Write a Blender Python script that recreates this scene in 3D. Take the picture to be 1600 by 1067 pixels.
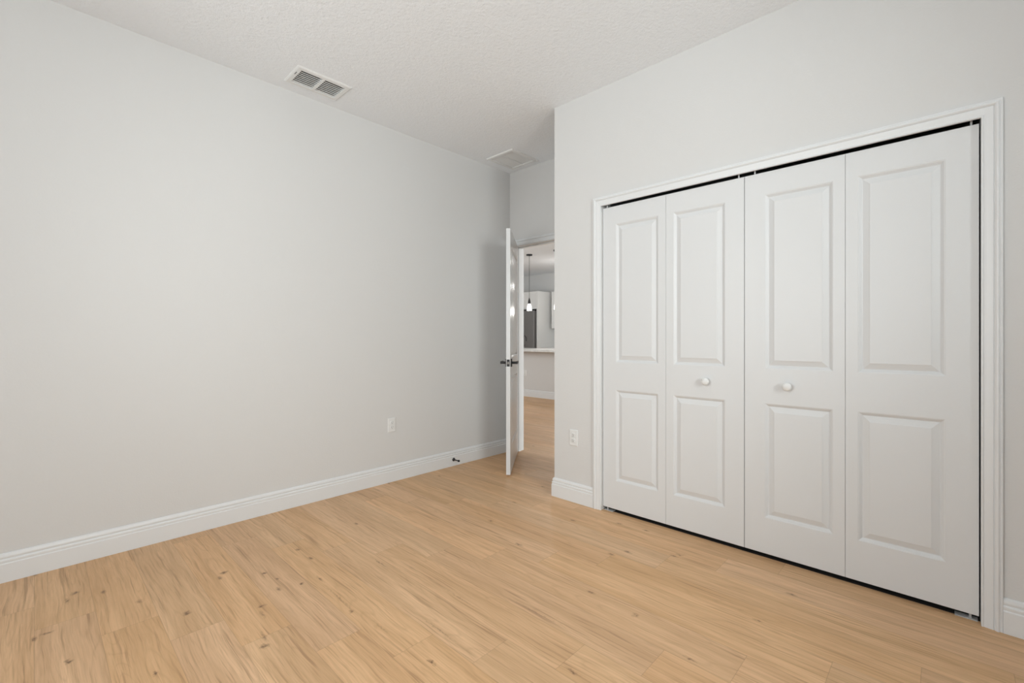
import bpy, bmesh, math, random
from mathutils import Vector, Matrix

# ------------------------------------------------------------------ clear
for o in list(bpy.data.objects):
    bpy.data.objects.remove(o, do_unlink=True)
scene = bpy.context.scene
COL = scene.collection
R = math.radians

# ------------------------------------------------------------------ camera
cd = bpy.data.cameras.new('camera')
cam = bpy.data.objects.new('camera', cd)
COL.objects.link(cam)
cd.sensor_fit = 'HORIZONTAL'
cd.sensor_width = 36.0
cd.lens = 711.0 / 1600.0 * 36.0
cd.shift_y = -5.5 / 1600.0
cd.clip_start = 0.02
cam.location = (0.0, 0.0, 1.15)
cam.rotation_euler = (R(90), 0, R(43.6 - 90.0))
scene.camera = cam

# ------------------------------------------------------------------ world, exposure
w = bpy.data.worlds.new('sky')
scene.world = w
w.use_nodes = True
w.node_tree.nodes['Background'].inputs[0].default_value = (0.80, 0.90, 1.0, 1)
w.node_tree.nodes['Background'].inputs[1].default_value = 0.5
scene.view_settings.view_transform = 'Standard'
scene.view_settings.look = 'None'
scene.view_settings.gamma = 1.0
scene.view_settings.use_curve_mapping = False
scene.view_settings.exposure = -0.12

# ------------------------------------------------------------------ daylight through the right window; the other lamps are added fill
def area(name, loc, direction, sx, sy, power, color=(1, 1, 1), spread=180):
    ld = bpy.data.lights.new(name, 'AREA')
    ld.shape = 'RECTANGLE'
    ld.size, ld.size_y = sx, sy
    ld.energy = power
    ld.color = color
    ld.spread = R(spread)
    o = bpy.data.objects.new(name, ld)
    COL.objects.link(o)
    o.location = loc
    o.rotation_euler = Vector(direction).to_track_quat('-Z', 'Y').to_euler()
    return o

area('daylight_right_window', (0.68, -1.90, 1.78), (0, 1, 0.0), 1.22, 1.30, 90, (0.955, 0.98, 1.0))
area('added_fill_rear', (-1.30, 0.72, 1.58), (1, 0, 0.22), 2.84, 1.34, 26, (0.955, 0.98, 1.0))  # fill lamp added behind the camera
area('added_fill_rear_side', (-1.29, 1.42, 1.58), (1, 0.35, 0.1), 1.44, 1.34, 25, (0.955, 0.98, 1.0), 140)
area('added_fill_great_room', (3.40, 6.60, 1.70), (1, 0, 0.1), 2.50, 1.40, 46, (0.93, 0.97, 1.0))  # added to light the kitchen fronts
area('added_fill_great_room_side', (4.3, -1.90, 1.40), (0, 1, 0), 1.40, 2.00, 200, (0.95, 0.97, 1.0))  # added to brighten the doorway jamb

# ------------------------------------------------------------------ dimensions
YL = 3.217        # left wall face
XC = 2.618        # closet wall face
XD = 2.632        # closet door face
YR = 2.065        # outer corner of the closet wall
XB = 3.345        # wall with the entry door
XG = 3.465        # its great room face
ZC = 2.825        # ceiling
XH = 6.695        # kitchen half wall face
XK = 9.20         # kitchen back wall
YRW = -1.8        # right wall face
XRW = -1.2        # rear wall face

# ------------------------------------------------------------------ materials
def new_mat(name):
    m = bpy.data.materials.new(name)
    m.use_nodes = True
    return m, m.node_tree, m.node_tree.nodes['Principled BSDF']

def paint(name, col, rough=0.6, bump=None, spec=0.5):
    m, nt, b = new_mat(name)
    b.inputs['Base Color'].default_value = (*col, 1)
    b.inputs['Roughness'].default_value = rough
    b.inputs['Specular IOR Level'].default_value = spec
    if bump:
        scale, strength, dist, detail = bump
        tc = nt.nodes.new('ShaderNodeTexCoord')
        n = nt.nodes.new('ShaderNodeTexNoise')
        n.inputs['Scale'].default_value = scale
        n.inputs['Detail'].default_value = detail
        n.inputs['Roughness'].default_value = 0.55
        bp = nt.nodes.new('ShaderNodeBump')
        bp.inputs['Strength'].default_value = strength
        bp.inputs['Distance'].default_value = dist
        nt.links.new(tc.outputs['Object'], n.inputs['Vector'])
        nt.links.new(n.outputs[0], bp.inputs['Height'])
        nt.links.new(bp.outputs[0], b.inputs['Normal'])
    return m

def metal(name, col, rough):
    m, nt, b = new_mat(name)
    b.inputs['Base Color'].default_value = (*col, 1)
    b.inputs['Metallic'].default_value = 1.0
    b.inputs['Roughness'].default_value = rough
    return m

M_WALL = paint('wall_paint', (0.705, 0.698, 0.688), 0.75, (130, 0.30, 0.002, 3), 0.3)
M_CEIL = paint('ceiling_paint', (0.888, 0.906, 0.928), 0.85, (60, 0.75, 0.006, 4), 0.2)
M_TRIM = paint('white_trim_enamel', (0.785, 0.792, 0.796), 0.38)
M_DOOR = paint('white_door_enamel', (0.735, 0.741, 0.745), 0.42, (220, 0.05, 0.001, 2))
M_ENTRY = paint('entry_door_enamel', (0.735, 0.741, 0.745), 0.24)
M_PLASTIC = paint('white_plastic', (0.80, 0.80, 0.79), 0.35)
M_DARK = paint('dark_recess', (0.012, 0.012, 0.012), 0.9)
M_SLOT = paint('slot_shadow_plastic', (0.10, 0.10, 0.10), 0.6)
M_DUCT = paint('duct_grey', (0.12, 0.12, 0.118), 0.8)
M_BLACK = paint('matte_black_metal', (0.012, 0.012, 0.013), 0.38)
M_RUBBER = paint('black_rubber', (0.015, 0.015, 0.015), 0.7)
M_CHROME = metal('satin_nickel', (0.72, 0.71, 0.69), 0.25)
M_STEEL = metal('stainless_steel', (0.24, 0.232, 0.228), 0.55)
M_STEEL.node_tree.nodes['Principled BSDF'].inputs['Metallic'].default_value = 0.55
M_FSIDE = paint('fridge_side_grey', (0.16, 0.155, 0.15), 0.45)
M_CAB = paint('white_cabinet_lacquer', (0.82, 0.815, 0.80), 0.35)
M_BRKT = paint('galvanised_bracket', (0.50, 0.50, 0.50), 0.5)
M_CLOSET = paint('closet_gap_shade', (0.020, 0.018, 0.017), 0.9)  # shade under the closet doors, put in as colour
M_SCREW = paint('painted_screw', (0.66, 0.66, 0.65), 0.4)

def quartz():
    m, nt, b = new_mat('white_quartz')
    tc = nt.nodes.new('ShaderNodeTexCoord')
    n = nt.nodes.new('ShaderNodeTexNoise')
    n.inputs['Scale'].default_value = 6
    n.inputs['Detail'].default_value = 8
    n.inputs['Distortion'].default_value = 1.2
    cr = nt.nodes.new('ShaderNodeValToRGB')
    cr.color_ramp.elements[0].position = 0.40
    cr.color_ramp.elements[0].color = (0.70, 0.69, 0.67, 1)
    cr.color_ramp.elements[1].position = 0.60
    cr.color_ramp.elements[1].color = (0.82, 0.815, 0.80, 1)
    nt.links.new(tc.outputs['Object'], n.inputs['Vector'])
    nt.links.new(n.outputs[0], cr.inputs[0])
    nt.links.new(cr.outputs[0], b.inputs['Base Color'])
    b.inputs['Roughness'].default_value = 0.2
    return m
M_QUARTZ = quartz()

def glow(name, col, strength):
    m, nt, b = new_mat(name)
    b.inputs['Base Color'].default_value = (*col, 1)
    b.inputs['Emission Color'].default_value = (*col, 1)
    b.inputs['Emission Strength'].default_value = strength
    return m
M_BULB = glow('lit_bulb', (1.0, 0.96, 0.90), 45.0)
M_LED = glow('lit_downlight', (1.0, 0.97, 0.93), 60.0)

def thin_glass(name, tint=(0.96, 0.98, 0.97), refl=0.08):
    m = bpy.data.materials.new(name)
    m.use_nodes = True
    nt = m.node_tree
    nt.nodes.remove(nt.nodes['Principled BSDF'])
    out = nt.nodes['Material Output']
    t = nt.nodes.new('ShaderNodeBsdfTransparent')
    t.inputs[0].default_value = (*tint, 1)
    g = nt.nodes.new('ShaderNodeBsdfGlossy')
    g.inputs['Roughness'].default_value = 0.02
    fr = nt.nodes.new('ShaderNodeFresnel')
    fr.inputs[0].default_value = 1.45
    mx = nt.nodes.new('ShaderNodeMixShader')
    nt.links.new(fr.outputs[0], mx.inputs[0])
    nt.links.new(t.outputs[0], mx.inputs[1])
    nt.links.new(g.outputs[0], mx.inputs[2])
    nt.links.new(mx.outputs[0], out.inputs['Surface'])
    return m
M_GLASS = thin_glass('window_glass')
M_SHADE = glow('lit_opal_glass', (1.0, 0.98, 0.95), 2.2)

# knots of the plank floor: x, y, half width, half length, strength
KNOTS = [(.127, 2.838, .022, .020, .9), (.10, 2.78, .010, .045, .7), (.033, 2.535, .028, .016, .9), (.085, 2.257, .014, .016, 1.0),
         (.441, 2.293, .022, .022, .9), (.286, 1.962, .010, .020, 1.0), (.316, 2.549, .018, .026, .6),
         (.642, 2.561, .024, .024, .8), (.675, 2.121, .022, .020, .9), (.655, 2.06, .010, .050, .6), (.592, 1.841, .022, .020, .9),
         (.610, 1.90, .010, .050, .7), (.863, 2.181, .014, .014, 1.0), (.919, 1.815, .014, .022, .8), (.973, 1.319, .012, .026, 1.0),
         (.941, 2.161, .010, .050, .7), (.93, 1.95, .005, .18, .6), (.95, 1.62, .005, .12, .5), (.775, 2.41, .016, .016, .9),
         (.80, 2.31, .012, .014, .9), (.99, 2.55, .018, .020, .8), (1.22, 2.10, .006, .12, .6), (1.30, 1.55, .006, .16, .5),
         (1.86, 1.72, .018, .040, .7), (2.20, 1.24, .014, .040, .7), (1.72, .93, .022, .018, .6), (2.36, 1.02, .010, .030, .8),
         (1.28, .93, .010, .040, .8), (1.05, .86, .008, .10, .6), (1.62, .66, .008, .030, .8), (1.45, 1.25, .006, .20, .5),
         (1.98, 2.07, .014, .030, .7), (2.03, .55, .010, .03, .6), (1.10, 1.45, .006, .16, .6)]

def wood_floor():
    m, nt, b = new_mat('oak_plank_floor')
    N, L = nt.nodes, nt.links
    def math_(op, a, c=None):
        n = N.new('ShaderNodeMath'); n.operation = op
        for i, v in enumerate((a, c)):
            if v is None: continue
            if isinstance(v, (int, float)): n.inputs[i].default_value = v
            else: L.new(v, n.inputs[i])
        return n.outputs[0]
    def comb(x, y, z=0.0):
        n = N.new('ShaderNodeCombineXYZ')
        for i, v in enumerate((x, y, z)):
            if isinstance(v, (int, float)): n.inputs[i].default_value = v
            else: L.new(v, n.inputs[i])
        return n.outputs[0]
    def noise(vec, scale, detail=3, rough=0.55, dist=0.0):
        n = N.new('ShaderNodeTexNoise')
        n.inputs['Scale'].default_value = scale
        n.inputs['Detail'].default_value = detail
        n.inputs['Roughness'].default_value = rough
        n.inputs['Distortion'].default_value = dist
        L.new(vec, n.inputs['Vector'])
        return n.outputs[0]
    def mrange(v, a, c, d=0.0, e=1.0, smooth=False):
        n = N.new('ShaderNodeMapRange')
        if smooth: n.interpolation_type = 'SMOOTHSTEP'
        n.inputs[1].default_value = a; n.inputs[2].default_value = c
        n.inputs[3].default_value = d; n.inputs[4].default_value = e
        L.new(v, n.inputs[0])
        return n.outputs[0]
    def mixc(f, a, c, mode='MIX'):
        n = N.new('ShaderNodeMix'); n.data_type = 'RGBA'; n.blend_type = mode
        if isinstance(f, (int, float)): n.inputs[0].default_value = f
        else: L.new(f, n.inputs[0])
        for i, v in ((6, a), (7, c)):
            if isinstance(v, tuple): n.inputs[i].default_value = (*v, 1)
            else: L.new(v, n.inputs[i])
        return n.outputs[2]
    tc = N.new('ShaderNodeTexCoord')
    sp = N.new('ShaderNodeSeparateXYZ')
    L.new(tc.outputs['Object'], sp.inputs[0])
    X, Y = sp.outputs[0], sp.outputs[1]
    W, LEN = 0.178, 1.22
    xs = math_('DIVIDE', X, W)
    k = math_('FLOOR', xs)
    yy = math_('DIVIDE', math_('ADD', math_('SUBTRACT', Y, 2.59), math_('MULTIPLY', k, 0.23)), LEN)
    j = math_('FLOOR', yy)
    wn = N.new('ShaderNodeTexWhiteNoise'); wn.noise_dimensions = '2D'
    L.new(comb(k, j), wn.inputs['Vector'])
    rnd = wn.outputs['Value']
    rc = N.new('ShaderNodeSeparateColor'); L.new(wn.outputs['Color'], rc.inputs[0])
    off = math_('MULTIPLY', rnd, 37.0)
    # gentle wobble of the grain across the plank
    wob = math_('MULTIPLY', math_('SUBTRACT', noise(comb(math_('MULTIPLY', X, 3.0), math_('MULTIPLY', Y, 2.2), off), 1.0, 2), 0.5), 0.035)
    xw = math_('ADD', X, wob)
    fine = noise(comb(math_('MULTIPLY', xw, 150.0), math_('MULTIPLY', Y, 6.0), off), 1.0, 5, 0.65)
    med = noise(comb(math_('MULTIPLY', xw, 26.0), math_('MULTIPLY', Y, 1.3), off), 1.0, 4, 0.6, 0.4)
    broad = noise(comb(math_('MULTIPLY', xw, 7.0), math_('MULTIPLY', Y, 0.9), off), 1.0, 2, 0.5, 0.3)
    rings = noise(comb(math_('MULTIPLY', xw, 9.0), math_('MULTIPLY', Y, 0.8), off), 1.0, 1, 0.4, 0.2)
    ringl = math_('ABSOLUTE', math_('SUBTRACT', math_('FRACT', math_('MULTIPLY', rings, 16.0)), 0.5))
    streak2 = noise(comb(math_('MULTIPLY', xw, 110.0), math_('MULTIPLY', Y, 2.6), math_('ADD', off, 21.0)), 1.0, 3, 0.65, 0.2)
    streak = noise(comb(math_('MULTIPLY', xw, 60.0), math_('MULTIPLY', Y, 1.7), math_('ADD', off, 9.0)), 1.0, 3, 0.6, 0.3)
    col = mixc(mrange(broad, 0.30, 0.70), (0.660, 0.403, 0.213), (0.825, 0.532, 0.304))
    col = mixc(mrange(med, 0.38, 0.68, 0.0, 0.65), col, (0.570, 0.340, 0.172))
    col = mixc(mrange(fine, 0.42, 0.72, 0.0, 0.42), col, (0.490, 0.290, 0.150))
    col = mixc(mrange(ringl, 0.36, 0.50, 0.0, 0.20), col, (0.43, 0.248, 0.126))
    col = mixc(mrange(streak2, 0.53, 0.70, 0.0, 0.50, True), col, (0.40, 0.222, 0.108))
    col = mixc(mrange(streak, 0.58, 0.72, 0.0, 0.60, True), col, (0.34, 0.185, 0.09))
    # knots and checks
    dn = N.new('ShaderNodeTexNoise'); dn.inputs['Scale'].default_value = 45; dn.inputs['Detail'].default_value = 2
    L.new(tc.outputs['Object'], dn.inputs['Vector'])
    dv = N.new('ShaderNodeVectorMath'); dv.operation = 'MULTIPLY_ADD'
    L.new(dn.outputs['Color'], dv.inputs[0]); dv.inputs[1].default_value = (0.020, 0.042, 0); 
    L.new(tc.outputs['Object'], dv.inputs[2])
    cur = None
    for (kx, ky, rx, ry, st) in KNOTS:
        mp = N.new('ShaderNodeMapping'); mp.vector_type = 'POINT'
        mp.inputs['Location'].default_value = (-(kx + .010) / rx, -(ky + .021) / ry, 0)
        mp.inputs['Scale'].default_value = (1 / rx, 1 / ry, 0)
        L.new(dv.outputs[0], mp.inputs['Vector'])
        g = N.new('ShaderNodeTexGradient'); g.gradient_type = 'SPHERICAL'
        L.new(mp.outputs[0], g.inputs[0])
        v = math_('MULTIPLY', g.outputs[1], st)
        cur = v if cur is None else math_('MAXIMUM', cur, v)
    vo = N.new('ShaderNodeTexVoronoi'); vo.voronoi_dimensions = '2D'
    vo.inputs['Scale'].default_value = 1.0
    L.new(comb(math_('MULTIPLY', xw, 5.2), math_('MULTIPLY', Y, 2.1)), vo.inputs['Vector'])
    vc = N.new('ShaderNodeSeparateColor'); L.new(vo.outputs['Color'], vc.inputs[0])
    gate = math_('LESS_THAN', vc.outputs[0], 0.22)
    kn = math_('MULTIPLY', mrange(vo.outputs['Distance'], 0.0, 0.075, 0.7, 0.0, True), gate)
    cur = math_('MAXIMUM', cur, kn)
    cur = math_('MULTIPLY', cur, mrange(noise(tc.outputs['Object'], 70.0, 3, 0.7), 0.30, 0.62, 0.35, 1.15))
    col = mixc(mrange(cur, 0.05, 0.50, 0.0, 0.55), col, (0.30, 0.165, 0.085))
    col = mixc(mrange(cur, 0.36, 0.72, 0.0, 0.75), col, (0.120, 0.062, 0.030))
    # plank to plank tint
    hs = N.new('ShaderNodeHueSaturation')
    L.new(mrange(rnd, 0, 1, 0.965, 1.035), hs.inputs['Value'])
    L.new(mrange(rc.outputs[1], 0, 1, 0.96, 1.04), hs.inputs['Saturation'])
    L.new(mrange(rc.outputs[2], 0, 1, 0.4988, 0.5012), hs.inputs['Hue'])
    L.new(col, hs.inputs['Color'])
    col = hs.outputs[0]
    # joints
    fx = math_('FRACT', xs); fy = math_('FRACT', yy)
    ex = math_('MULTIPLY', math_('MINIMUM', fx, math_('SUBTRACT', 1.0, fx)), W)
    ey = math_('MULTIPLY', math_('MINIMUM', fy, math_('SUBTRACT', 1.0, fy)), LEN)
    e = math_('MINIMUM', ex, ey)
    gap = mrange(e, 0.0004, 0.0016, 1.0, 0.0)
    col = mixc(math_('MULTIPLY', gap, 0.30), col, (0.20, 0.11, 0.055))
    L.new(col, b.inputs['Base Color'])
    L.new(mrange(fine, 0.3, 0.7, 0.40, 0.52), b.inputs['Roughness'])
    b.inputs['Specular IOR Level'].default_value = 0.42
    bp = N.new('ShaderNodeBump'); bp.inputs['Strength'].default_value = 0.12; bp.inputs['Distance'].default_value = 0.001
    L.new(math_('SUBTRACT', fine, math_('MULTIPLY', gap, 1.5)), bp.inputs['Height'])
    L.new(bp.outputs[0], b.inputs['Normal'])
    return m
M_FLOOR = wood_floor()

# ------------------------------------------------------------------ mesh helpers
class MB:
    def __init__(self):
        self.bm = bmesh.new()
    def face(self, pts):
        vs = [self.bm.verts.new(p) for p in pts]
        try: return self.bm.faces.new(vs)
        except ValueError: return None
    def box(self, x0, x1, y0, y1, z0, z1, M=None):
        c = [(x, y, z) for x in (x0, x1) for y in (y0, y1) for z in (z0, z1)]
        if M: c = [M @ Vector(p) for p in c]
        v = [self.bm.verts.new(p) for p in c]
        for f in ((0, 1, 3, 2), (4, 6, 7, 5), (0, 4, 5, 1), (2, 3, 7, 6), (0, 2, 6, 4), (1, 5, 7, 3)):
            self.bm.faces.new([v[i] for i in f])
        return self
    def rings(self, rings, cap=True, closed=True):
        R_ = [[self.bm.verts.new(p) for p in r] for r in rings]
        n = len(R_[0])
        for a, c in zip(R_[:-1], R_[1:]):
            for i in range(n if closed else n - 1):
                j = (i + 1) % n
                try: self.bm.faces.new((a[i], a[j], c[j], c[i]))
                except ValueError: pass
        if cap:
            for r in (R_[0], R_[-1]):
                try: self.bm.faces.new(r)
                except ValueError: pass
        return self
    def lathe(self, prof, origin=(0, 0, 0), axis=(0, 0, 1), seg=32, cap=True):
        q = Vector(axis).to_track_quat('Z', 'Y').to_matrix()
        rings = []
        for (r, h) in prof:
            rings.append([Vector(origin) + q @ Vector((max(r, 1e-5) * math.cos(2 * math.pi * i / seg), max(r, 1e-5) * math.sin(2 * math.pi * i / seg), h)) for i in range(seg)])
        return self.rings(rings, cap)
    def tube(self, pts, r, seg=12):
        pts = [Vector(p) for p in pts]
        rings = []
        up = Vector((0, 0, 1))
        prevn = None
        for i, p in enumerate(pts):
            t = (pts[min(i + 1, len(pts) - 1)] - pts[max(i - 1, 0)]).normalized()
            n = prevn if prevn is not None else (Vector((1, 0, 0)) if abs(t.z) > 0.9 else up)
            n = (n - t * n.dot(t)).normalized()
            prevn = n
            bb = t.cross(n)
            rr = r[i] if isinstance(r, (list, tuple)) else r
            rings.append([p + n * rr * math.cos(2 * math.pi * k / seg) + bb * rr * math.sin(2 * math.pi * k / seg) for k in range(seg)])
        return self.rings(rings)
    def sweep(self, prof, path, normals, up=(0, 0, 1)):
        """prof: (thickness, height) pairs, closed; path: points; normals: outward vector per point (mitred)."""
        rings = []
        for p, n in zip(path, normals):
            rings.append([Vector(p) + Vector(n) * t + Vector(up) * hgt for (t, hgt) in prof])
        return self.rings(rings)
    def build(self, name, mat, parent=None, smooth=None, bevel=None, keep_normals=False):
        bmesh.ops.remove_doubles(self.bm, verts=self.bm.verts, dist=1e-6)
        if not keep_normals:
            bmesh.ops.recalc_face_normals(self.bm, faces=self.bm.faces)
        me = bpy.data.meshes.new(name)
        self.bm.to_mesh(me); self.bm.free()
        me.materials.append(mat)
        o = bpy.data.objects.new(name, me)
        COL.objects.link(o)
        if parent: o.parent = parent
        if smooth is not None:
            for p in me.polygons: p.use_smooth = True
            me.set_sharp_from_angle(angle=R(smooth))
        if bevel:
            b = o.modifiers.new('bevel', 'BEVEL'); b.width = bevel[0]; b.segments = bevel[1]
            b.limit_method = 'ANGLE'; b.angle_limit = R(40)
        return o

def tag(o, label, cat, group=None, kind=None):
    o['label'] = label
    o['category'] = cat
    if group: o['group'] = group
    if kind: o['kind'] = kind
    return o
def thing(name, loc, label, cat, group=None, kind=None, rz=0.0):
    o = bpy.data.objects.new(name, None)
    o.empty_display_size = 0.05
    COL.objects.link(o)
    o.location = loc; o.rotation_euler = (0, 0, rz)
    return tag(o, label, cat, group, kind)
def kids(o):
    return [c for c in bpy.data.objects if c.parent == o]
def dup(o, parent=None):
    c = o.copy(); COL.objects.link(c)
    if parent: c.parent = parent
    for ch in kids(o): dup(ch, c)
    return c
def struct(mb, name, mat, label, cat, **kw):
    return tag(mb.build(name, mat, **kw), label, cat, kind='structure')

def plate(axis, a0, a1, u0, u1, v0, v1, holes):
    """slab between a0 and a1 along axis, spanning u, v, with rectangular holes (u0,u1,v0,v1)"""
    mb = MB()
    us = sorted({u0, u1, *[h[i] for h in holes for i in (0, 1)]})
    vs = sorted({v0, v1, *[h[i] for h in holes for i in (2, 3)]})
    us = [u for u in us if u0 <= u <= u1]; vs = [v for v in vs if v0 <= v <= v1]
    def solid(i, j):
        if not (0 <= i < len(us) - 1 and 0 <= j < len(vs) - 1): return False
        uc, vc = (us[i] + us[i + 1]) / 2, (vs[j] + vs[j + 1]) / 2
        return not any(h[0] < uc < h[1] and h[2] < vc < h[3] for h in holes)
    def P(a, u, v):
        return {'x': (a, u, v), 'y': (u, a, v), 'z': (u, v, a)}[axis]
    for i in range(len(us) - 1):
        for j in range(len(vs) - 1):
            if not solid(i, j): continue
            A, B, C, D = us[i], us[i + 1], vs[j], vs[j + 1]
            for a in (a0, a1):
                mb.face([P(a, A, C), P(a, B, C), P(a, B, D), P(a, A, D)])
            if not solid(i - 1, j): mb.face([P(a0, A, C), P(a1, A, C), P(a1, A, D), P(a0, A, D)])
            if not solid(i + 1, j): mb.face([P(a0, B, C), P(a1, B, C), P(a1, B, D), P(a0, B, D)])
            if not solid(i, j - 1): mb.face([P(a0, A, C), P(a1, A, C), P(a1, B, C), P(a0, B, C)])
            if not solid(i, j + 1): mb.face([P(a0, A, D), P(a1, A, D), P(a1, B, D), P(a0, B, D)])
    return mb

# ------------------------------------------------------------------ room shell
YG = 9.0
struct(MB().box(XRW - .12, XK + .12, YRW - .12, YG + .12, -0.10, 0.0), 'floor', M_FLOOR,
       'light oak plank floor running from the bedroom into the great room', 'floor')
VENT = (1.128, 1.466, 2.893, 3.092)       # duct opening of the supply register
RET = (2.945, 3.240, 2.800, 3.070)        # opening of the return grille
struct(plate('z', ZC, ZC + .10, XRW - .12, XK + .12, YRW - .12, YG + .12, [VENT, RET]), 'ceiling', M_CEIL,
       'textured pale ceiling over bedroom and great room', 'ceiling')
struct(MB().box(XRW - .12, XB, YL, YL + .12, 0, ZC), 'wall_left', M_WALL, 'long plain pale grey wall left of the open door', 'wall')
W4 = (5.30, 7.90, 0.95, 2.45)
OPY0, OPY1, OPZ = 2.323, 3.143, 2.070     # entry door opening
struct(plate('x', XB, XG, YRW - .12, YG + .12, 0, ZC, [(OPY0, OPY1, 0, OPZ), W4]), 'wall_back', M_WALL,
       'grey wall at the end of the alcove with the doorway', 'wall')
CY0, CY1, CZ = -0.1035, 1.6665, 2.030     # closet opening
struct(plate('x', XC, XC + .115, YRW, YR, 0, ZC, [(CY0, CY1, 0, CZ + .036)]), 'wall_closet', M_WALL,
       'grey wall holding the closet with its outer corner at left', 'wall')
struct(MB().box(XC + .115, XB, YR - .115, YR, 0, ZC), 'wall_return', M_WALL, 'short grey closet side wall facing the open door', 'wall')
W1 = (0.04, 1.32, 1.10, 2.45)
W3 = (3.56, 5.04, 0.36, 2.44)
struct(plate('y', YRW - .12, YRW, XRW - .12, XB, 0, ZC, [W1]), 'wall_right', M_WALL, 'grey wall with the window right of the camera', 'wall')
W2 = (-0.74, 2.18, 0.85, 2.32)
struct(plate('x', XRW - .12, XRW, YRW - .12, YL + .12, 0, ZC, [W2]), 'wall_rear', M_WALL, 'grey wall behind the camera, holding the added fill window', 'wall')
struct(plate('y', YRW - .12, YRW, XG, XK + .12, 0, ZC, [W3]), 'wall_great_right', M_WALL, 'near end wall of the great room', 'wall')
struct(plate('y', YG, YG + .12, XG, XK + .12, 0, ZC, []), 'wall_great_left', M_WALL, 'far end wall of the great room', 'wall')
struct(MB().box(XK, XK + .12, YRW, YG, 0, ZC), 'wall_kitchen', M_WALL, 'pale kitchen wall behind the fridge and cabinets', 'wall')
struct(MB().box(XH, XH + .12, 2.6, 7.3, 0, 0.890), 'wall_peninsula', M_WALL, 'grey half wall under the white kitchen countertop', 'wall')

struct(MB().box(XD + .014, XB, YRW, YR - .115, 0, .0015), 'closet_shade_plate', M_CLOSET, 'near-black plate laid in the closet for the shade under the bifold doors', 'floor')  # added plate, its near-black colour stands in for shade

# ------------------------------------------------------------------ baseboards
BB = [(0, 0), (.0155, 0), (.0160, .004), (.0160, .086), (.0130, .0895), (.0125, .0915), (.0135, .0950), (.0140, .1020), (.0125, .1060),
      (.0085, .1085), (.0085, .1105), (.0105, .1150), (.0108, .1200), (.0085, .1280), (.0050, .1335), (.0030, .1350), (0, .1350)]
def base(name, path, normals, label):
    mb = MB().sweep(BB, path, normals)
    return struct(mb, name, M_TRIM, label, 'baseboard')
base('baseboard_left', [(XRW, YL, 0), (XB, YL, 0)], [(1, -1, 0), (-1, -1, 0)], 'tall white moulded baseboard along the long left wall')
base('baseboard_back', [(XB, YL, 0), (XB, OPY1 + .061, 0)], [(-1, -1, 0), (-1, 0, 0)], 'short white baseboard between alcove corner and door casing')
base('baseboard_alcove', [(XB, OPY0 - .061, 0), (XB, YR, 0), (XC, YR, 0), (XC, CY1 + .060, 0)],
     [(-1, 0, 0), (-1, 1, 0), (-1, 1, 0), (-1, 0, 0)], 'white baseboard wrapping the outer corner left of the closet')
base('baseboard_closet', [(XC, CY0 - .060, 0), (XC, YRW, 0)], [(-1, 0, 0), (-1, 1, 0)], 'white baseboard right of the closet casing')
base('baseboard_right', [(XC, YRW, 0), (XRW, YRW, 0)], [(-1, 1, 0), (1, 1, 0)], 'white baseboard under the window right of the camera')
base('baseboard_rear', [(XRW, YRW, 0), (XRW, YL, 0)], [(1, 1, 0), (1, -1, 0)], 'white baseboard behind the camera')
base('baseboard_peninsula', [(XH, 2.6, 0), (XH, 7.3, 0)], [(-1, 0, 0), (-1, 0, 0)], 'white baseboard at the foot of the kitchen half wall')
base('baseboard_hall', [(XG, YG, 0), (XG, OPY1 + .061, 0)], [(1, -1, 0), (1, 0, 0)], 'white baseboard on the great room side, beyond the door hinge')
base('baseboard_great', [(XG, OPY0 - .061, 0), (XG, YRW, 0)], [(1, 0, 0), (1, 1, 0)], 'white baseboard on the great room side, near end')

# ------------------------------------------------------------------ casings (t: out of the wall, wdt: from inner edge outwards)
CAS = [(0, 0), (.0090, 0), (.0115, .0015), (.0120, .0050), (.0095, .0072), (.0092, .0090), (.0110, .0150), (.0130, .0290), (.0134, .0335), (.0108, .0345), (.0108, .0358),
       (.0150, .0385), (.0185, .0430), (.0190, .0470), (.0170, .0500), (.0130, .0512), (.0130, .0530), (.0142, .0550), (.0138, .0590), (.0115, .0605), (0, .0605)]
def casing(x, sgn, y0, y1, z1):
    """mitred U of moulding round an opening in a wall of constant x"""
    mb = MB()
    rings = []
    for (py, pz, dy, dz) in ((y1, 0, 1, 0), (y1, z1, 1, 1), (y0, z1, -1, 1), (y0, 0, -1, 0)):
        rings.append([Vector((x + sgn * t, py + dy * wd, pz + dz * wd)) for (t, wd) in CAS])
    mb.rings(rings)
    return mb
struct(casing(XC, -1, CY0, CY1, CZ), 'trim_1', M_TRIM, 'white moulded casing around the four closet door panels', 'casing')
struct(casing(XB, -1, OPY0, OPY1, OPZ), 'trim_2', M_TRIM, 'white casing around the doorway at the end of the alcove', 'casing')
struct(casing(XG, 1, OPY0, OPY1, OPZ), 'trim_3', M_TRIM, 'white casing on the great room side of the doorway', 'casing')
# entry door jamb lining with stop
jb = MB()
jb.box(XB - .001, XG + .001, OPY1 - .004, OPY1 + .004, 0, OPZ)
jb.box(XB - .001, XG + .001, OPY0 - .004, OPY0 + .004, 0, OPZ)
jb.box(XB - .001, XG + .001, OPY0, OPY1, OPZ - .004, OPZ + .004)
jb.box(XB + .040, XB + .075, OPY1 - .014, OPY1, 0, OPZ)
jb.box(XB + .040, XB + .075, OPY0, OPY0 + .014, 0, OPZ)
jb.box(XB + .040, XB + .075, OPY0, OPY1, OPZ - .014, OPZ)
struct(jb, 'trim_4', M_TRIM, 'white jamb lining with stop inside the alcove doorway', 'jamb')
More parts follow.
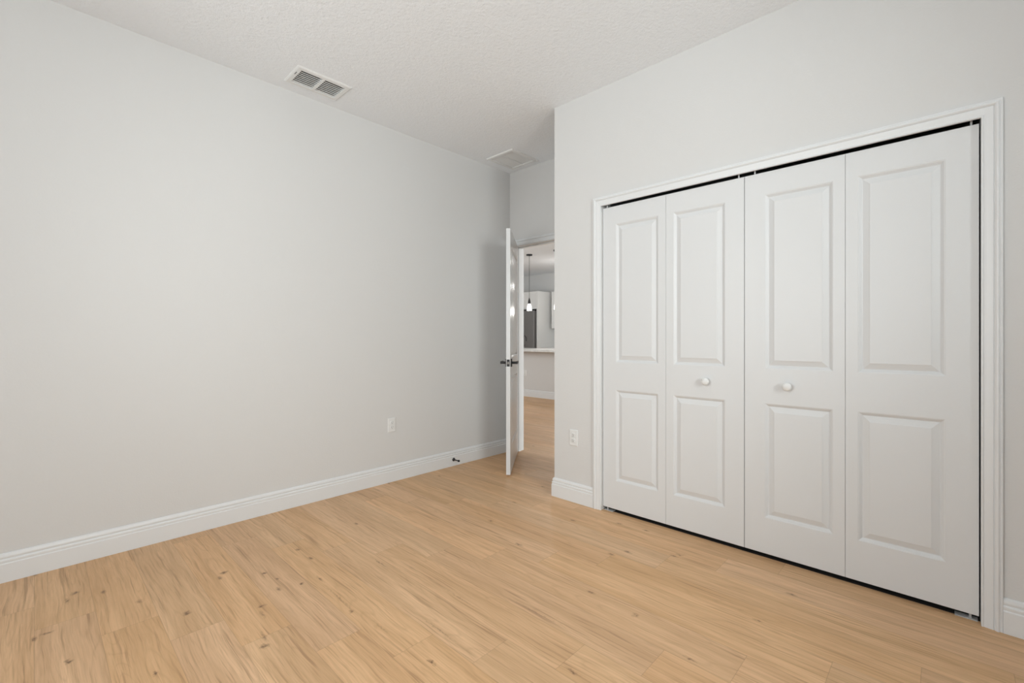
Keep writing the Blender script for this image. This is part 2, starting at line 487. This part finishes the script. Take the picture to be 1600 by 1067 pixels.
# closet jamb lining
cj = MB()
cj.box(XC - .001, XC + .116, CY1 + .0002, CY1 + .004, 0, CZ)
cj.box(XC - .001, XC + .116, CY0 - .004, CY0 - .0002, 0, CZ)
struct(cj, 'trim_5', M_TRIM, 'white jamb lining on both sides of the closet opening', 'jamb')

# ------------------------------------------------------------------ moulded panel doors
PROF = [(0, 0), (.0008, .0012), (.004, .0020), (.009, .0062), (.0135, .0108), (.0155, .0120), (.0178, .0120), (.0190, .0110),
        (.026, .0084), (.036, .0044), (.0425, .0022), (.0432, .0006), (.046, .0004)]
def leaf_mesh(wd, z0, z1, th, panels, both=False, ch=.0012):
    """door leaf in local coords: u along x from 0 to wd, front face at y=0 looking to -y, back at y=th"""
    mb = MB()
    def P(u, y, z): return Vector((u, y, z))
    u0 = panels[0][0]; u1 = panels[0][1]
    pz = sorted([(p[2], p[3]) for p in panels])
    def side(y, s):
        # s=+1: front (depth goes to +y)
        us = [ch, u0, u1, wd - ch]
        zs = [z0 + ch] + [z for p in pz for z in p] + [z1 - ch]
        for j in range(len(zs) - 1):
            is_panel = j % 2 == 1
            for i in range(3):
                if i == 1 and is_panel: continue
                mb.face([P(us[i], y, zs[j]), P(us[i + 1], y, zs[j]), P(us[i + 1], y, zs[j + 1]), P(us[i], y, zs[j + 1])])
        for (a, c) in pz:
            prev = None
            for (o, d) in PROF:
                r = [P(u0 + o, y + s * d, a + o), P(u1 - o, y + s * d, a + o), P(u1 - o, y + s * d, c - o), P(u0 + o, y + s * d, c - o)]
                if prev:
                    for i in range(4):
                        k = (i + 1) % 4
                        mb.face([prev[i], prev[k], r[k], r[i]])
                prev = r
            mb.face(prev)
    side(0.0, 1)
    if both: side(th, -1)
    else: mb.face([P(ch, th, z0 + ch), P(wd - ch, th, z0 + ch), P(wd - ch, th, z1 - ch), P(ch, th, z1 - ch)])
    def ring(i, y): return [P(i, y, z0 + i), P(wd - i, y, z0 + i), P(wd - i, y, z1 - i), P(i, y, z1 - i)]
    mb.rings([ring(ch, 0), ring(0, ch), ring(0, th - ch), ring(ch, th)], cap=False)
    return mb

# --- closet bifolds. leaf local x -> world -y (rotation -90 deg), front (-y local) -> world -x
DZ0, DZ1 = 0.025, 2.0165
PAN = ((.990, 1.899), (.212, .809))
LW = 0.4393
def leaf(parent, yhi, wide_left):
    a, b = (.098, .392) if wide_left else (LW - .392, LW - .098)
    mb = leaf_mesh(LW, DZ0, DZ1, .034, [(a, b, *p) for p in PAN])
    o = mb.build('door_leaf', M_DOOR, parent)
    o.location = (0, yhi - parent.location.y, 0)
    o.rotation_euler = (0, 0, R(-90))
    return o
def knob_mesh():
    return MB().lathe([(.0095, 0), (.0095, .003), (.0075, .006), (.0072, .012), (.0110, .0150), (.0180, .0182), (.0212, .0222),
                       (.0216, .0262), (.0190, .0308), (.0128, .0338), (.0058, .0352), (.0, .0355)], axis=(0, -1, 0), seg=36)
def pin(parent, yw):
    o = MB().lathe([(.0038, DZ1 - .004), (.0038, 2.060)], seg=14).build('pivot_pin', M_PLASTIC, parent, smooth=40)
    o.location = (.017, yw - parent.location.y, 0)
    return o
left_bifold = thing('door_2', (XD, 1.226, 0), 'left pair of white moulded bifold closet door panels, next to the outlet wall', 'closet door', 'bifold closet doors', 'structure')
right_bifold = thing('door_3', (XD, 0.327, 0), 'right pair of white moulded bifold closet door panels, at the right edge of the photo', 'closet door', 'bifold closet doors', 'structure')
y = 1.6636
Ys = []
for gap in (0, .0012, .0028, .0012):
    y -= gap; Ys.append(y); y -= LW
l0 = leaf(left_bifold, Ys[0], True)
l1 = leaf(left_bifold, Ys[1], False)
l2 = leaf(right_bifold, Ys[2], True)
l3 = leaf(right_bifold, Ys[3], False)
for lf, yw in ((l1, .981), (l2, .577)):
    k = knob_mesh().build('knob', M_PLASTIC, lf, smooth=50)
    yhi = lf.location.y + lf.parent.location.y
    k.location = (yhi - yw, 0, .904)
pin(left_bifold, 1.640); pin(left_bifold, .815)
pin(right_bifold, .735); pin(right_bifold, -.077)
# top track, coloured near-black for the shade in its slot, and floor brackets
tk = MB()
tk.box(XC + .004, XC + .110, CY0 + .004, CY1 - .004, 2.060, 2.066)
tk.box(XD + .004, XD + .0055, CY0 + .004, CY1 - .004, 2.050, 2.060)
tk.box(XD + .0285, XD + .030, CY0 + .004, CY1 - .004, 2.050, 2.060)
tag(tk.build('door_track', M_DARK), 'overhead track coloured dark for the shade in the slot above the closet doors', 'door track')
def bracket(yc, sgn, label):
    t = thing('floor_bracket', (XD + .010, yc, 0), label, 'bracket', 'closet door floor brackets')
    MB().box(-.006, .030, -.034, .034, 0, .0035).build('base_plate', M_BRKT, t, bevel=(.001, 2))
    MB().lathe([(.006, .003), (.006, .006), (.0042, .007), (.0042, DZ0 + .004)], origin=(.007, sgn * .012, 0), seg=16).build('pivot_post', M_BRKT, t, smooth=40)
    return t
bracket(1.624, 1, 'small white pivot bracket on the floor at the left end of the closet')
bracket(-.062, -1, 'small white pivot bracket on the floor at the right end of the closet')

# --- entry door, hinged at the far left, open towards the room
LWE, THE = .813, .035
ang = math.atan2(2.641 - 3.143, 2.703 - 3.340)
entry = thing('door_1', (3.340, 3.143, 0), 'white two panel door standing open at the end of the left wall', 'door', None, 'structure', rz=ang)
EZ0, EZ1 = .014, 2.060
# local x runs hinge -> latch; the hall face looks to local +y, the wall-side face to local -y
em = leaf_mesh(LWE, EZ0, EZ1, THE, [(.118, LWE - .118, .985, 1.925), (.118, LWE - .118, .235, .815)], both=True)
panel = em.build('door_panel', M_ENTRY, entry)
HZ = .942
hx = LWE - .062
lp = MB().box(LWE - .0005, LWE + .0012, THE / 2 - .0125, THE / 2 + .0125, HZ - .029, HZ + .029)
latch = lp.build('latch_plate', M_BLACK, panel, bevel=(.0004, 1))
MB().rings([[(LWE + .001, THE / 2 - .006, HZ - .011), (LWE + .001, THE / 2 + .006, HZ - .011), (LWE + .001, THE / 2 + .006, HZ + .011), (LWE + .001, THE / 2 - .006, HZ + .011)],
            [(LWE + .009, THE / 2 - .006, HZ - .010), (LWE + .003, THE / 2 + .006, HZ - .010), (LWE + .003, THE / 2 + .006, HZ + .010), (LWE + .009, THE / 2 - .006, HZ + .010)]]
           ).build('latch_bolt', M_CHROME, latch)
for (yf, s) in ((THE, 1), (0.0, -1)):
    m_ = MB()
    ys = lambda d: yf + s * d
    m_.box(hx - .033, hx + .033, min(ys(0), ys(.009)), max(ys(0), ys(.009)), HZ - .033, HZ + .033)
    rose = m_.build('rose', M_BLACK, panel, bevel=(.0015, 2))
    MB().lathe([(.0105, .006), (.0105, .044)], origin=(hx, yf, HZ), axis=(0, s, 0), seg=20).build('spindle', M_BLACK, rose, smooth=40)
    lv = MB().box(hx - .112, hx + .011, min(ys(.040), ys(.056)), max(ys(.038), ys(.056)), HZ - .0110, HZ + .0110)
    lv.build('lever', M_BLACK, rose, bevel=(.003, 2))
for hz in (.22, 1.03, 1.86):
    hb = MB().lathe([(.0055, hz - .045), (.0062, hz - .044), (.0062, hz + .044), (.0055, hz + .045)], origin=(-.004, -.005, 0), seg=14)
    hb.box(-.003, .001, 0, .030, hz - .044, hz + .044)
    hb.build('hinge', M_BLACK, entry, smooth=40)

# ------------------------------------------------------------------ unseen windows: the right one, and three added to carry fill light
def window(name, axis, a, inward, u0, u1, v0, v1, label, cols=2):
    """a: inner wall face; inward: +1/-1 direction into the room along axis"""
    t = thing(name, {'x': (a, (u0 + u1) / 2, v0), 'y': ((u0 + u1) / 2, a, v0)}[axis], label, 'window', None, 'structure')
    def mk(lst):
        mb = MB()
        for (d0, d1, p0, p1, q0, q1) in lst:
            A = sorted((a - inward * d0, a - inward * d1))
            if axis == 'x': mb.box(A[0] - t.location.x, A[1] - t.location.x, p0 - t.location.y, p1 - t.location.y, q0 - v0, q1 - v0)
            else: mb.box(p0 - t.location.x, p1 - t.location.x, A[0] - t.location.y, A[1] - t.location.y, q0 - v0, q1 - v0)
        return mb
    f = .045
    lst = [(.05, .10, u0, u0 + f, v0, v1), (.05, .10, u1 - f, u1, v0, v1), (.05, .10, u0 + f, u1 - f, v0, v0 + f), (.05, .10, u0 + f, u1 - f, v1 - f, v1)]
    for c in range(1, cols):
        um = u0 + (u1 - u0) * c / cols
        lst.append((.055, .095, um - .02, um + .02, v0 + f, v1 - f))
    mk(lst).build('window_frame', M_TRIM, t)
    mk([(.072, .076, u0 + f, u1 - f, v0 + f, v1 - f)]).build('pane', M_GLASS, t)
    mk([(-.03, .05, u0, u1, v0, v0 + .018)]).build('window_sill', M_TRIM, t, bevel=(.003, 2))
    return t
window('window_1', 'y', YRW, 1, *W1, 'bedroom window in the wall right of the camera', 1)
window('added_window_2', 'x', XRW, 1, *W2, 'made-up bedroom window behind the camera, added for fill light', 2)
window('added_window_3', 'y', YRW, 1, *W3, 'unseen great room window added in the near end wall to light the door jamb', 2)
window('added_window_4', 'x', XG, 1, *W4, 'wide unseen great room window added to light the kitchen fronts', 3)

# ------------------------------------------------------------------ outlets
def make_outlet():
    t = thing('outlet', (0, 0, 0), '', 'outlet', None)
    # local: front faces -y, plate centred on origin
    mb = MB()
    def ring(i, yy): return [(-.035 + i, yy, -.057 + i), (.035 - i, yy, -.057 + i), (.035 - i, yy, .057 - i), (-.035 + i, yy, .057 - i)]
    mb.rings([ring(0, 0), ring(0, -.002), ring(.0015, -.0045), ring(.005, -.006)])
    mb.build('cover_plate', M_PLASTIC, t, bevel=(.001, 2))
    for zc in (.0195, -.0195):
        mb = MB()
        pts = []
        for i in range(40):
            an = 2 * math.pi * i / 40
            pts.append((max(-.0165, min(.0165, .0185 * math.cos(an))), max(-.0135, min(.0135, .0185 * math.sin(an)))))
        mb.rings([[(px, -.0055, zc + pz) for px, pz in pts], [(px, -.0080, zc + pz) for px, pz in pts], [(px * .96, -.0086, zc + pz * .96) for px, pz in pts]])
        rc = mb.build('receptacle', M_PLASTIC, t, smooth=40)
        s = MB()
        s.box(-.0080, -.0058, -.0090, -.0080, zc - .0005, zc + .0085)
        s.box(.0058, .0080, -.0090, -.0080, zc + .0005, zc + .0080)
        s.lathe([(.0027, 0), (.0027, .0010)], origin=(0, -.0080, zc - .0065), axis=(0, -1, 0), seg=12)
        s.build('slots', M_SLOT, rc)
    MB().lathe([(.0032, 0), (.0028, .0012), (.0, .0015)], origin=(0, -.0058, 0), axis=(0, -1, 0), seg=16).build('screw', M_SCREW, t, smooth=40)
    return t
o1 = make_outlet()
def put_outlet(o, loc, rz, label):
    o.location = loc; o.rotation_euler = (0, 0, rz)
    tag(o, label, 'outlet', 'white wall outlets')
put_outlet(o1, (1.977, YL, .453), 0, 'white duplex outlet low on the long left wall')
put_outlet(dup(o1), (XC, 1.892, .449), R(-90), 'white duplex outlet between the wall corner and the closet casing')
put_outlet(dup(o1), (XH, 6.017, .458), R(-90), 'white duplex outlet on the half wall seen through the doorway')

# ------------------------------------------------------------------ door stop on the left baseboard
ds = thing('door_stop', (2.6, YL - .016, .058), 'small black door stop screwed to the left baseboard', 'door stop')
MB().lathe([(.0155, 0), (.0155, .003), (.012, .007), (.006, .010)], axis=(0, -1, 0), seg=24).build('base_flange', M_BLACK, ds, smooth=35)
MB().lathe([(.0055, .008), (.0050, .045), (.0050, .067)], axis=(0, -1, 0), seg=20).build('rod', M_BLACK, ds, smooth=40)
MB().lathe([(.0085, .064), (.0090, .067), (.0090, .076), (.0070, .080), (0, .081)], axis=(0, -1, 0), seg=24).build('rubber_tip', M_RUBBER, ds, smooth=40)

# ------------------------------------------------------------------ ceiling register (supply) and return grille
def frame_ring(mb, x0, x1, y0, y1, steps):
    rings = [[(x0 + i, y0 + i, z), (x1 - i, y0 + i, z), (x1 - i, y1 - i, z), (x0 + i, y1 - i, z)] for (i, z) in steps]
    mb.rings(rings, cap=False)
sv = thing('ceiling_vent', (1.292, 2.991, ZC), 'louvred white supply vent in the ceiling above the left wall', 'vent')
hxv, hyv = .176, .120
ix, iy = .145, .086
fm = MB()
frame_ring(fm, -hxv, hxv, -hyv, hyv, [(0, 0), (.002, -.004), (.010, -.009), (.024, -.0095), (hyv - iy, -.0085), (hyv - iy, .020)])
fm.build('frame', M_PLASTIC, sv, smooth=25)
MB().box(-.0085, .0085, -iy, iy, -.0085, .018).build('center_bar', M_PLASTIC, sv)
lv = MB()
n = 8
for cx in ((-ix, -.0085), (.0085, ix)):
    for i in range(n):
        yc = -iy + (i + .5) * 2 * iy / n
        s = 1
        c, si = math.cos(R(45)), math.sin(R(45))
        hl = .0088
        a = Vector((0, -c * hl, -si * hl + .001)); b_ = Vector((0, c * hl, si * hl + .001))
        nn = Vector((0, -si, c)) * .0017
        q = [(yc + a.y - nn.y, a.z - nn.z), (yc + b_.y - nn.y, b_.z - nn.z), (yc + b_.y + nn.y, b_.z + nn.z), (yc + a.y + nn.y, a.z + nn.z)]
        lv.rings([[(cx[0], p[0], p[1]) for p in q], [(cx[1], p[0], p[1]) for p in q]])
lv.build('louvres', M_PLASTIC, sv)
dk = MB()
dk.box(-.163, .163, -.097, -.094, 0.001, .095); dk.box(-.163, .163, .094, .097, 0.001, .095)
dk.box(-.163, -.160, -.097, .097, 0.001, .095); dk.box(.160, .163, -.097, .097, 0.001, .095)
dk.box(-.163, .163, -.097, .097, .092, .095)
dk.build('duct_box', M_DUCT, sv)
MB().box(-.1605, -.1575, -.050, -.018, -.0112, -.0086).build('damper_slot', M_SLOT, sv)

rg = thing('return_grille', (3.0915, 2.9385, ZC), 'white return air grille in the alcove ceiling above the open door', 'vent')
hxr, hyr = .178, .168
fr = MB()
frame_ring(fr, -hxr, hxr, -hyr, hyr, [(0, 0), (.001, -.005), (.006, -.010), (.030, -.011), (.0335, -.009), (.0335, .012)])
fr.build('frame', M_PLASTIC, rg, smooth=25)
MB().box(-.1445, .1445, -.0055, .0055, -.0085, .010).build('center_bar', M_PLASTIC, rg)
lv = MB()
for (ya, yb) in ((-.1345, -.0055), (.0055, .1345)):
    nb = 9
    for i in range(nb):
        yc = ya + (i + .5) * (yb - ya) / nb
        c, si = math.cos(R(32)), math.sin(R(32))
        hl = .0098
        nn = (si * .0006, -c * .0006)
        q = [(yc - c * hl - nn[0], si * hl + .002 + nn[1]), (yc + c * hl - nn[0], -si * hl + .002 + nn[1]),
             (yc + c * hl + nn[0], -si * hl + .002 - nn[1]), (yc - c * hl + nn[0], si * hl + .002 - nn[1])]
        lv.rings([[(-.1445, p[0], p[1]) for p in q], [(.1445, p[0], p[1]) for p in q]])
lv.build('louvres', M_PLASTIC, rg)
dk = MB()
dk.box(-.146, .146, -.134, -.131, .013, .095); dk.box(-.146, .146, .130, .131, .013, .095)
dk.box(-.146, -.143, -.134, .131, .013, .095); dk.box(.143, .146, -.134, .131, .013, .095)
dk.box(-.146, .146, -.134, .131, .092, .095)
dk.build('duct_box', M_DUCT, rg)

# ------------------------------------------------------------------ kitchen beyond the doorway
ct = MB().box(6.40, 7.46, 2.45, 7.38, .892, .932)
tag(ct.build('countertop', M_QUARTZ, bevel=(.004, 3)), 'long white countertop on the kitchen half wall', 'countertop')
def shaker(mb, x, y0, y1, z0, z1, rail=.058, th=.020):
    """shaker door with its front at x (looking -x)"""
    mb.box(x, x + th, y0, y0 + rail, z0, z1); mb.box(x, x + th, y1 - rail, y1, z0, z1)
    mb.box(x, x + th, y0 + rail, y1 - rail, z0, z0 + rail); mb.box(x, x + th, y0 + rail, y1 - rail, z1 - rail, z1)
    mb.box(x + .008, x + th, y0 + rail, y1 - rail, z0 + rail, z1 - rail)
def cabinet(x, depth, y0, y1, z0, z1, ndoors, label, name='wall_cabinet', handle=None, group=None, toe=0.0):
    t = thing(name, (x, (y0 + y1) / 2, z0), label, 'cabinet', group)
    yo = t.location.y
    cb = MB().box(.021, depth, y0 - yo, y1 - yo, toe, z1 - z0)
    if toe: cb.box(.080, depth, y0 - yo, y1 - yo, 0, toe)
    cb.build('body', M_CAB, t)
    wd = (y1 - y0) / ndoors
    for i in range(ndoors):
        mb = MB()
        a, b = y0 - yo + i * wd + .002, y0 - yo + (i + 1) * wd - .002
        shaker(mb, 0, a, b, toe + .003, z1 - z0 - .003)
        d = mb.build('cabinet_door', M_CAB, t)
        hs = MB()
        hy = (b - .030) if i % 2 == 0 else (a + .030)
        if ndoors == 1: hy = a + .030
        hz = .10 if handle == 'low' else (z1 - z0 - .12)
        hs.tube([(0, hy, hz - .045), (-.026, hy, hz - .045), (-.028, hy, hz - .040), (-.028, hy, hz + .040), (-.026, hy, hz + .045), (0, hy, hz + .045)], .005, 8)
        hs.build('handle', M_CHROME, d, smooth=50)
    return t
# fridge with tall end panel and cabinet above
FY0, FY1 = 7.285, 8.195
pn = MB().box(8.50, XK, 7.215, 7.262, 0, 2.30)
tag(pn.build('end_panel', M_CAB, bevel=(.002, 2)), 'tall white panel standing on the right side of the fridge', 'panel')
cabinet(8.50, .70, 7.264, 8.22, 1.865, 2.30, 2, 'white cabinet mounted above the fridge', 'wall_cabinet', 'low', 'white kitchen wall cabinets')
cabinet(8.87, .33, 6.32, 7.09, 1.385, 2.30, 2, 'white wall cabinet right of the fridge, cut off by the door opening', 'wall_cabinet', 'low', 'white kitchen wall cabinets')
fg = thing('fridge', (8.42, 7.74, 0), 'stainless steel fridge seen through the doorway', 'fridge')
yo = 7.74
MB().box(.075, .76, FY0 - yo, FY1 - yo, .02, 1.815).build('body', M_FSIDE, fg, bevel=(.006, 2))
mid = 0.0
for (a, b, hy) in ((FY0 - yo + .003, mid - .003, mid - .045), (mid + .003, FY1 - yo - .003, mid + .045)):
    d = MB().box(0, .062, a, b, .72, 1.825).build('door', M_STEEL, fg, bevel=(.012, 3))
    MB().tube([(0, hy, .86), (-.045, hy, .88), (-.050, hy, .92), (-.050, hy, 1.55), (-.045, hy, 1.59), (0, hy, 1.61)], .011, 10).build('handle', M_STEEL, d, smooth=50)
d = MB().box(0, .062, FY0 - yo + .003, FY1 - yo - .003, .06, .71).build('freezer_drawer', M_STEEL, fg, bevel=(.012, 3))
MB().tube([(0, -.34, .62), (-.045, -.32, .62), (-.05, -.28, .62), (-.05, .28, .62), (-.045, .32, .62), (0, .34, .62)], .011, 10).build('handle', M_STEEL, d, smooth=50)
MB().box(.004, .12, FY0 - yo, FY1 - yo, 1.826, 1.845).build('hinge_cover', M_DARK, fg, bevel=(.004, 2))
# base cabinets along the back wall and on the peninsula
cabinet(8.60, .598, 6.30, 7.21, 0, .875, 2, 'white base cabinet behind the peninsula beside the fridge panel', 'base_cabinet', None, 'white kitchen base cabinets', toe=.10)
bc = MB().box(8.57, XK, 6.30, 7.213, .877, .915)
bc.box(XK - .02, XK, 6.30, 7.213, .915, 1.015)
tag(bc.build('back_countertop', M_QUARTZ, bevel=(.003, 2)), 'white counter with low backsplash against the kitchen wall', 'countertop')
pc = thing('peninsula_cabinet', (XH + .12, 4.9, 0), 'white base cabinets behind the kitchen half wall', 'cabinet')
MB().box(0.001, .58, -2.2, 2.4, .10, .890).build('body', M_CAB, pc)
MB().box(0.001, .52, -2.2, 2.4, 0, .10).build('toe_kick', M_CAB, pc)
# faucet
fc = thing('faucet', (7.10, 6.455, .932), 'black gooseneck faucet on the kitchen countertop', 'faucet')
MB().lathe([(.026, 0), (.026, .006), (.018, .010), (.017, .055), (.014, .060)], seg=24).build('base', M_BLACK, fc, smooth=40)
pts = [(0, 0, .05), (0, 0, .20)] + [(.06 - .06 * math.cos(a), 0, .20 + .06 * math.sin(a)) for a in [math.pi * i / 10 for i in range(1, 11)]] + [(.12, 0, .15)]
MB().tube(pts, .0115, 14).build('spout', M_BLACK, fc, smooth=60)
MB().tube([(0, -.015, .04), (0, -.045, .045), (0, -.075, .075)], .006, 10).build('lever', M_BLACK, fc, smooth=60)

# pendants over the peninsula
def make_pendant():
    t = thing('pendant_light', (0, 0, ZC), '', 'pendant light')
    MB().lathe([(.060, 0), (.060, -.020), (.055, -.026), (.012, -.028), (.008, -.036), (0, -.036)], seg=32).build('canopy', M_BLACK, t, smooth=40)
    MB().lathe([(.0045, -.03), (.0045, -.86)], seg=10).build('rod', M_BLACK, t, smooth=60)
    MB().lathe([(.004, -.862), (.009, -.880), (.013, -.895), (.021, -.925), (.026, -.950), (.026, -.975), (.032, -.980), (.032, -.992), (.020, -.996)], seg=24).build('socket', M_BLACK, t, smooth=40)
    MB().lathe([(.028, -.988), (.031, -1.000), (.039, -1.030), (.047, -1.070), (.051, -1.105), (.052, -1.125), (.049, -1.125), (.048, -1.105), (.044, -1.070), (.036, -1.030), (.028, -1.000)], seg=36, cap=False).build('glass_shade', M_SHADE, t, smooth=60)
    MB().lathe([(.012, -.994), (.014, -1.005), (.022, -1.030), (.027, -1.055), (.024, -1.078), (.013, -1.093), (0, -1.096)], seg=24).build('bulb', M_BULB, t, smooth=60)
    return t
PX = 6.848
p1 = make_pendant()
spots = [(6.042, 'black rod pendant with glowing glass shade hanging above the kitchen countertop'),
         (5.352, 'pendant whose black canopy just shows at the right edge of the doorway')]
for i, (py, lab) in enumerate(spots):
    p = p1 if i == 0 else dup(p1)
    p.location = (PX, py, ZC)
    tag(p, lab, 'pendant light', 'pendants over the kitchen peninsula')
    ld = bpy.data.lights.new('pendant_glow', 'POINT'); ld.energy = 7.0; ld.color = (1, .96, .90); ld.shadow_soft_size = .04
    lo = bpy.data.objects.new('pendant_glow', ld); COL.objects.link(lo); lo.parent = p; lo.location = (0, 0, -1.17)
# downlight in the kitchen ceiling (seen as the upper glint on the open door)
dl = thing('ceiling_light', (7.86, 6.0, ZC), 'small round dome light on the kitchen ceiling, mirrored in the open door', 'ceiling light')
MB().lathe([(.085, 0), (.085, -.004), (.070, -.008), (.062, -.004)], seg=40, cap=False).build('trim_ring', M_PLASTIC, dl, smooth=40)
MB().lathe([(.044, -.003), (.042, -.014), (.032, -.024), (.016, -.029), (0, -.030)], seg=40).build('lens', M_LED, dl, smooth=60)
ld = bpy.data.lights.new('downlight_glow', 'POINT'); ld.energy = 5; ld.color = (1, .97, .93); ld.shadow_soft_size = .07
lo = bpy.data.objects.new('downlight_glow', ld); COL.objects.link(lo); lo.parent = dl; lo.location = (0, 0, -.55)
